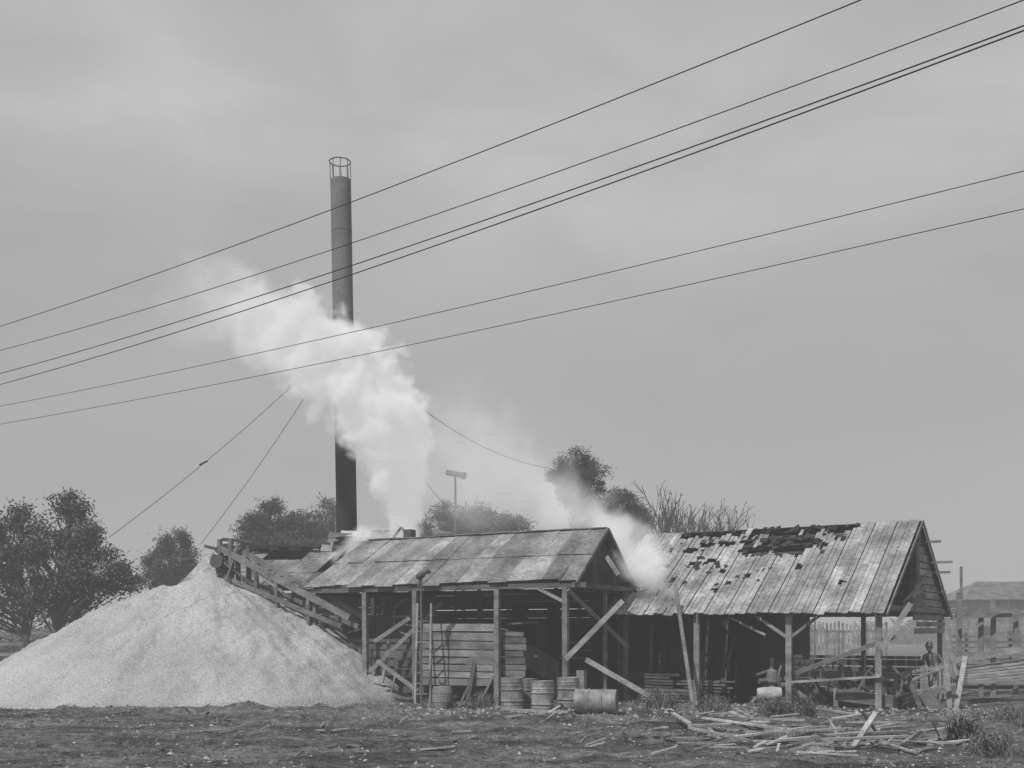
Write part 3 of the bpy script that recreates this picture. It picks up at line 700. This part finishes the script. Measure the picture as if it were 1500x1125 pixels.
def weeds(cx,cy,wpx,hm,n,spiky=False,sh=1.0):
    base=gp(cx,cy); d=base.y; mb=MB(); sub=[(random.gauss(0,wpx/F*d*.28),random.gauss(0,.45),U(.45,1.15)) for _ in range(7)]
    if spiky: sub=[(0,0,1)]
    for i in range(n):
        sx,sy,sh_=random.choice(sub)
        p=base+V((sx+random.gauss(0,.13),sy+random.gauss(0,.13),0)); p.z=ground_z(p.x,p.y)-.02
        L=hm*sh_*U(.35,1.1); lean=V((U(-1,1),U(-1,1),0))*L*.7; w=V((U(-1,1),U(-1,1),0)).normalized()*U(.005,.012)*(2 if spiky else 1)
        m_=p+lean*.4+V((0,0,L*.65)); t=p+lean+V((0,0,L*.85)); s=sh*U(.4,1.7)
        mb.add([p-w,p+w,m_+w*.8,m_-w*.8,t],[(0,1,2,3),(3,2,4)],s)
        if not spiky and R()<.7:
            for _ in range(4): leafquad(mb,p.lerp(t,U(.2,1))+V((U(-.07,.07),U(-.07,.07),U(-.03,.03))),.035,.6,s)
    mb.obj('weed_clump' if not spiky else 'spiky_plant',M_grass)
random.seed(9)
weeds(972,1042,55,.7,420); weeds(1035,1044,45,.6,300); weeds(1155,1050,100,.65,650,False,.9); weeds(1410,1086,55,.6,170,True,.6)
weeds(1455,1104,60,.5,260); weeds(700,1036,80,.5,260); weeds(1240,1078,60,.35,150); weeds(1480,1060,60,.5,200); weeds(690,1012,40,.9,260,False,1.5)
# ---------------------------------------------------------------- smoke volumes (density baked to a voxel grid by geometry nodes)
def smoke(name,pts,dens,emis,nscale,warp,amp,k,vox=.07,detail=4):
    ml=[];mx=[]
    for i in range(3):
        ml.append(min(p[i]-r*1.5 for p,r,_ in pts)); mx.append(max(p[i]+r*1.5 for p,r,_ in pts))
    me=bpy.data.meshes.new(name); o=bpy.data.objects.new(name,me); scene.collection.objects.link(o)
    m=bpy.data.materials.new(name); m.use_nodes=True; sn=m.node_tree.nodes; sl=m.node_tree.links; sn.clear()
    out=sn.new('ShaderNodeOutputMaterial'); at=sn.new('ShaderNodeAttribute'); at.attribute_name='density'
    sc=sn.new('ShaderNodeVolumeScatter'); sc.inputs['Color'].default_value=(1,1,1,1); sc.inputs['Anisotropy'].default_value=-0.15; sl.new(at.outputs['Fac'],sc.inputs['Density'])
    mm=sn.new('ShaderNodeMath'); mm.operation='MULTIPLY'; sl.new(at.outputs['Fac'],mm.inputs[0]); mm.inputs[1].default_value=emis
    em=sn.new('ShaderNodeEmission'); em.inputs['Color'].default_value=(1,1,1,1); sl.new(mm.outputs[0],em.inputs['Strength'])  # smoke glows by itself, in place of light scattered repeatedly inside it
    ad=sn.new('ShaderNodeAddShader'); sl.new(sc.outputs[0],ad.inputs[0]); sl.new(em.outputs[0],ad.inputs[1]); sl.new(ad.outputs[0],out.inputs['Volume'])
    nt=bpy.data.node_groups.new(name,'GeometryNodeTree'); nt.interface.new_socket('Geometry',in_out='OUTPUT',socket_type='NodeSocketGeometry'); nt.interface.new_socket('Geometry',in_out='INPUT',socket_type='NodeSocketGeometry')
    n=nt.nodes; l=nt.links
    def math_(op,a,b=None,c=None,cl=False):
        x=n.new('ShaderNodeMath'); x.operation=op; x.use_clamp=cl
        for i,s in enumerate((a,b,c)):
            if s is None: continue
            if isinstance(s,(int,float)): x.inputs[i].default_value=s
            else: l.new(s,x.inputs[i])
        return x.outputs[0]
    def vm(op,a,b=None,sc=None):
        x=n.new('ShaderNodeVectorMath'); x.operation=op
        for i,s in enumerate((a,b)):
            if s is None: continue
            if isinstance(s,(tuple,Vector)): x.inputs[i].default_value=tuple(s)
            else: l.new(s,x.inputs[i])
        if sc is not None:
            if isinstance(sc,(int,float)): x.inputs['Scale'].default_value=sc
            else: l.new(sc,x.inputs['Scale'])
        return x
    pos=n.new('GeometryNodeInputPosition').outputs[0]
    w=n.new('ShaderNodeTexNoise'); w.inputs['Scale'].default_value=nscale*.6; w.inputs['Detail'].default_value=2; l.new(pos,w.inputs['Vector'])
    wv=vm('SUBTRACT',w.outputs['Color'],(.5,.5,.5)); ws=vm('SCALE',wv.outputs[0],sc=warp); pp=vm('ADD',pos,ws.outputs[0]).outputs[0]
    t=n.new('ShaderNodeTexNoise'); t.inputs['Scale'].default_value=nscale; t.inputs['Detail'].default_value=detail; t.inputs['Roughness'].default_value=.6; l.new(pp,t.inputs['Vector'])
    N=math_('MULTIPLY',math_('SUBTRACT',t.outputs[0],.5),amp)
    tot=None
    for i in range(len(pts)-1):
        a,ra,da=pts[i]; b,rb,db=pts[i+1]; ab=b-a
        pa=vm('SUBTRACT',pp,tuple(a)).outputs[0]
        dt=vm('DOT_PRODUCT',pa,tuple(ab/ab.length_squared)).outputs['Value']
        tt=math_('ADD',dt,0.0,cl=True)
        pr=vm('SCALE',tuple(ab),sc=tt).outputs[0]
        ds=vm('DISTANCE',pa,pr).outputs['Value']
        rr=math_('MULTIPLY_ADD',tt,rb-ra,ra); dd=math_('MULTIPLY_ADD',tt,db-da,da)
        g=math_('SUBTRACT',1.0,math_('DIVIDE',ds,rr))
        v=math_('MULTIPLY',math_('MULTIPLY',math_('ADD',g,N),k,cl=True),dd)
        tot=v if tot is None else math_('MAXIMUM',tot,v)
    den=math_('MULTIPLY',tot,dens)
    vc=n.new('GeometryNodeVolumeCube'); l.new(den,vc.inputs['Density'])
    vc.inputs['Min'].default_value=ml; vc.inputs['Max'].default_value=mx
    for i,ax in enumerate('XYZ'): vc.inputs['Resolution '+ax].default_value=max(8,int((mx[i]-ml[i])/vox))
    sm=n.new('GeometryNodeSetMaterial'); sm.inputs['Material'].default_value=m; l.new(vc.outputs[0],sm.inputs[0])
    go=n.new('NodeGroupOutput'); l.new(sm.outputs[0],go.inputs[0])
    me.materials.append(m)
    md=o.modifiers.new('density','NODES'); md.node_group=nt
px=.0228
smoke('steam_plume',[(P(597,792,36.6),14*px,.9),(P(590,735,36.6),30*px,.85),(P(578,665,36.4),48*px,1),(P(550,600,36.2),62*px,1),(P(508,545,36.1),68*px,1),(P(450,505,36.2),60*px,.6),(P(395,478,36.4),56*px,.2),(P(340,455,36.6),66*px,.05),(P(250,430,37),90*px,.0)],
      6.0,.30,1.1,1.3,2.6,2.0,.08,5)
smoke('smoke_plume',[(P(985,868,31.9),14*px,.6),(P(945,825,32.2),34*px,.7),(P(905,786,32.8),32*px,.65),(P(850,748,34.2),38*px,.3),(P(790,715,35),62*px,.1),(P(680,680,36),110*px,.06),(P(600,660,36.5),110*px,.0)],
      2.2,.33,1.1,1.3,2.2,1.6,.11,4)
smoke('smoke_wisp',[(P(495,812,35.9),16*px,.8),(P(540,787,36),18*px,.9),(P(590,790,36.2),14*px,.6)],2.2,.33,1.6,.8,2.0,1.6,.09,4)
# thin smoky haze lying over the yard, self-lit in place of scattered sunlight
me=bpy.data.meshes.new('smoke_haze'); hb=[(x,y,z) for z in(-2,22) for y in(6,230) for x in(-200,200)]
me.from_pydata(hb,[],[(0,2,3,1),(4,5,7,6),(0,1,5,4),(2,6,7,3),(0,4,6,2),(1,3,7,5)])
hz=bpy.data.objects.new('smoke_haze',me); scene.collection.objects.link(hz)
m=bpy.data.materials.new('smoke_haze'); m.use_nodes=True; n=m.node_tree.nodes; l=m.node_tree.links; n.clear()
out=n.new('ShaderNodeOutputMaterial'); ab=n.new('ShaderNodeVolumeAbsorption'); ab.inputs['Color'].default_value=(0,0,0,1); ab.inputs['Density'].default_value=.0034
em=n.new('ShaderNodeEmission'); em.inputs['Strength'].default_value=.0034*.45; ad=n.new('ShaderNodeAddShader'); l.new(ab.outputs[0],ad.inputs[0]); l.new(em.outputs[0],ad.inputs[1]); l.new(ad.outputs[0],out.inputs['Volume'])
me.materials.append(m)
# ---------------------------------------------------------------- sky & sun
sun_el=math.radians(52); sun_az=math.radians(215)
sd=V((math.sin(sun_az)*math.cos(sun_el),math.cos(sun_az)*math.cos(sun_el),math.sin(sun_el)))
L=bpy.data.lights.new('sun','SUN'); L.energy=3.3; L.angle=math.radians(0.6); L.color=(1,1,1)
lo=bpy.data.objects.new('sun',L); lo.rotation_euler=sd.to_track_quat('Z','Y').to_euler(); lo.location=(0,0,30); scene.collection.objects.link(lo)
w=bpy.data.worlds.new('World'); scene.world=w; w.use_nodes=True; n=w.node_tree.nodes; l=w.node_tree.links
bg=n['Background']; bg.inputs['Strength'].default_value=0.1
sk=n.new('ShaderNodeTexSky'); sk.sky_type='NISHITA'; sk.sun_disc=False; sk.sun_elevation=sun_el; sk.sun_rotation=sun_az
bw=n.new('ShaderNodeRGBToBW'); l.new(sk.outputs[0],bw.inputs[0])
def wm(op,a,b=None,c=None,cl=False):
    x=n.new('ShaderNodeMath'); x.operation=op; x.use_clamp=cl
    for i,s in enumerate((a,b,c)):
        if s is None: continue
        if isinstance(s,(int,float)): x.inputs[i].default_value=s
        else: l.new(s,x.inputs[i])
    return x.outputs[0]
tc=n.new('ShaderNodeTexCoord'); mp=n.new('ShaderNodeMapping'); mp.inputs['Scale'].default_value=(1.3,1.3,3.2); mp.inputs['Rotation'].default_value=(0,math.radians(-14),0); l.new(tc.outputs['Generated'],mp.inputs['Vector'])
def wn(s,dt,r):
    x=n.new('ShaderNodeTexNoise'); x.inputs['Scale'].default_value=s; x.inputs['Detail'].default_value=dt; x.inputs['Roughness'].default_value=r; x.inputs['Distortion'].default_value=.5; l.new(mp.outputs[0],x.inputs['Vector']); return x.outputs[0]
nz=wn(1.5,2,.45); n2=wn(4.0,4,.55)
sx=n.new('ShaderNodeSeparateXYZ'); l.new(tc.outputs['Generated'],sx.inputs[0])
zz=wm('DIVIDE',wm('SUBTRACT',sx.outputs['Z'],.43),.12)
gs=wm('EXPONENT',wm('MULTIPLY',wm('MULTIPLY',zz,zz),-1.0))
base=wm('MULTIPLY_ADD',bw.outputs[0],.12,3.6)
cl=wm('ADD',wm('MULTIPLY_ADD',nz,2.2,.15),wm('MULTIPLY_ADD',n2,1.9,-.95))
band=wm('MULTIPLY',gs,cl)
tot=wm('ADD',wm('ADD',base,band),wm('ADD',wm('MULTIPLY_ADD',nz,1.2,-.6),wm('MULTIPLY_ADD',n2,.5,-.25)))
cb=n.new('ShaderNodeCombineColor'); [l.new(tot,cb.inputs[i]) for i in range(3)]
l.new(cb.outputs[0],bg.inputs['Color'])
# ---------------------------------------------------------------- camera
c=bpy.data.cameras.new('camera'); co=bpy.data.objects.new('camera',c); scene.collection.objects.link(co)
co.location=(0,0,H); co.rotation_euler=(math.radians(90),0,0); c.sensor_width=36; c.lens=F/1500*36; c.shift_y=(HY-562.5)/1500; c.clip_end=3000
scene.camera=co
scene.view_settings.view_transform='Standard'; scene.view_settings.look='None'; scene.view_settings.exposure=0
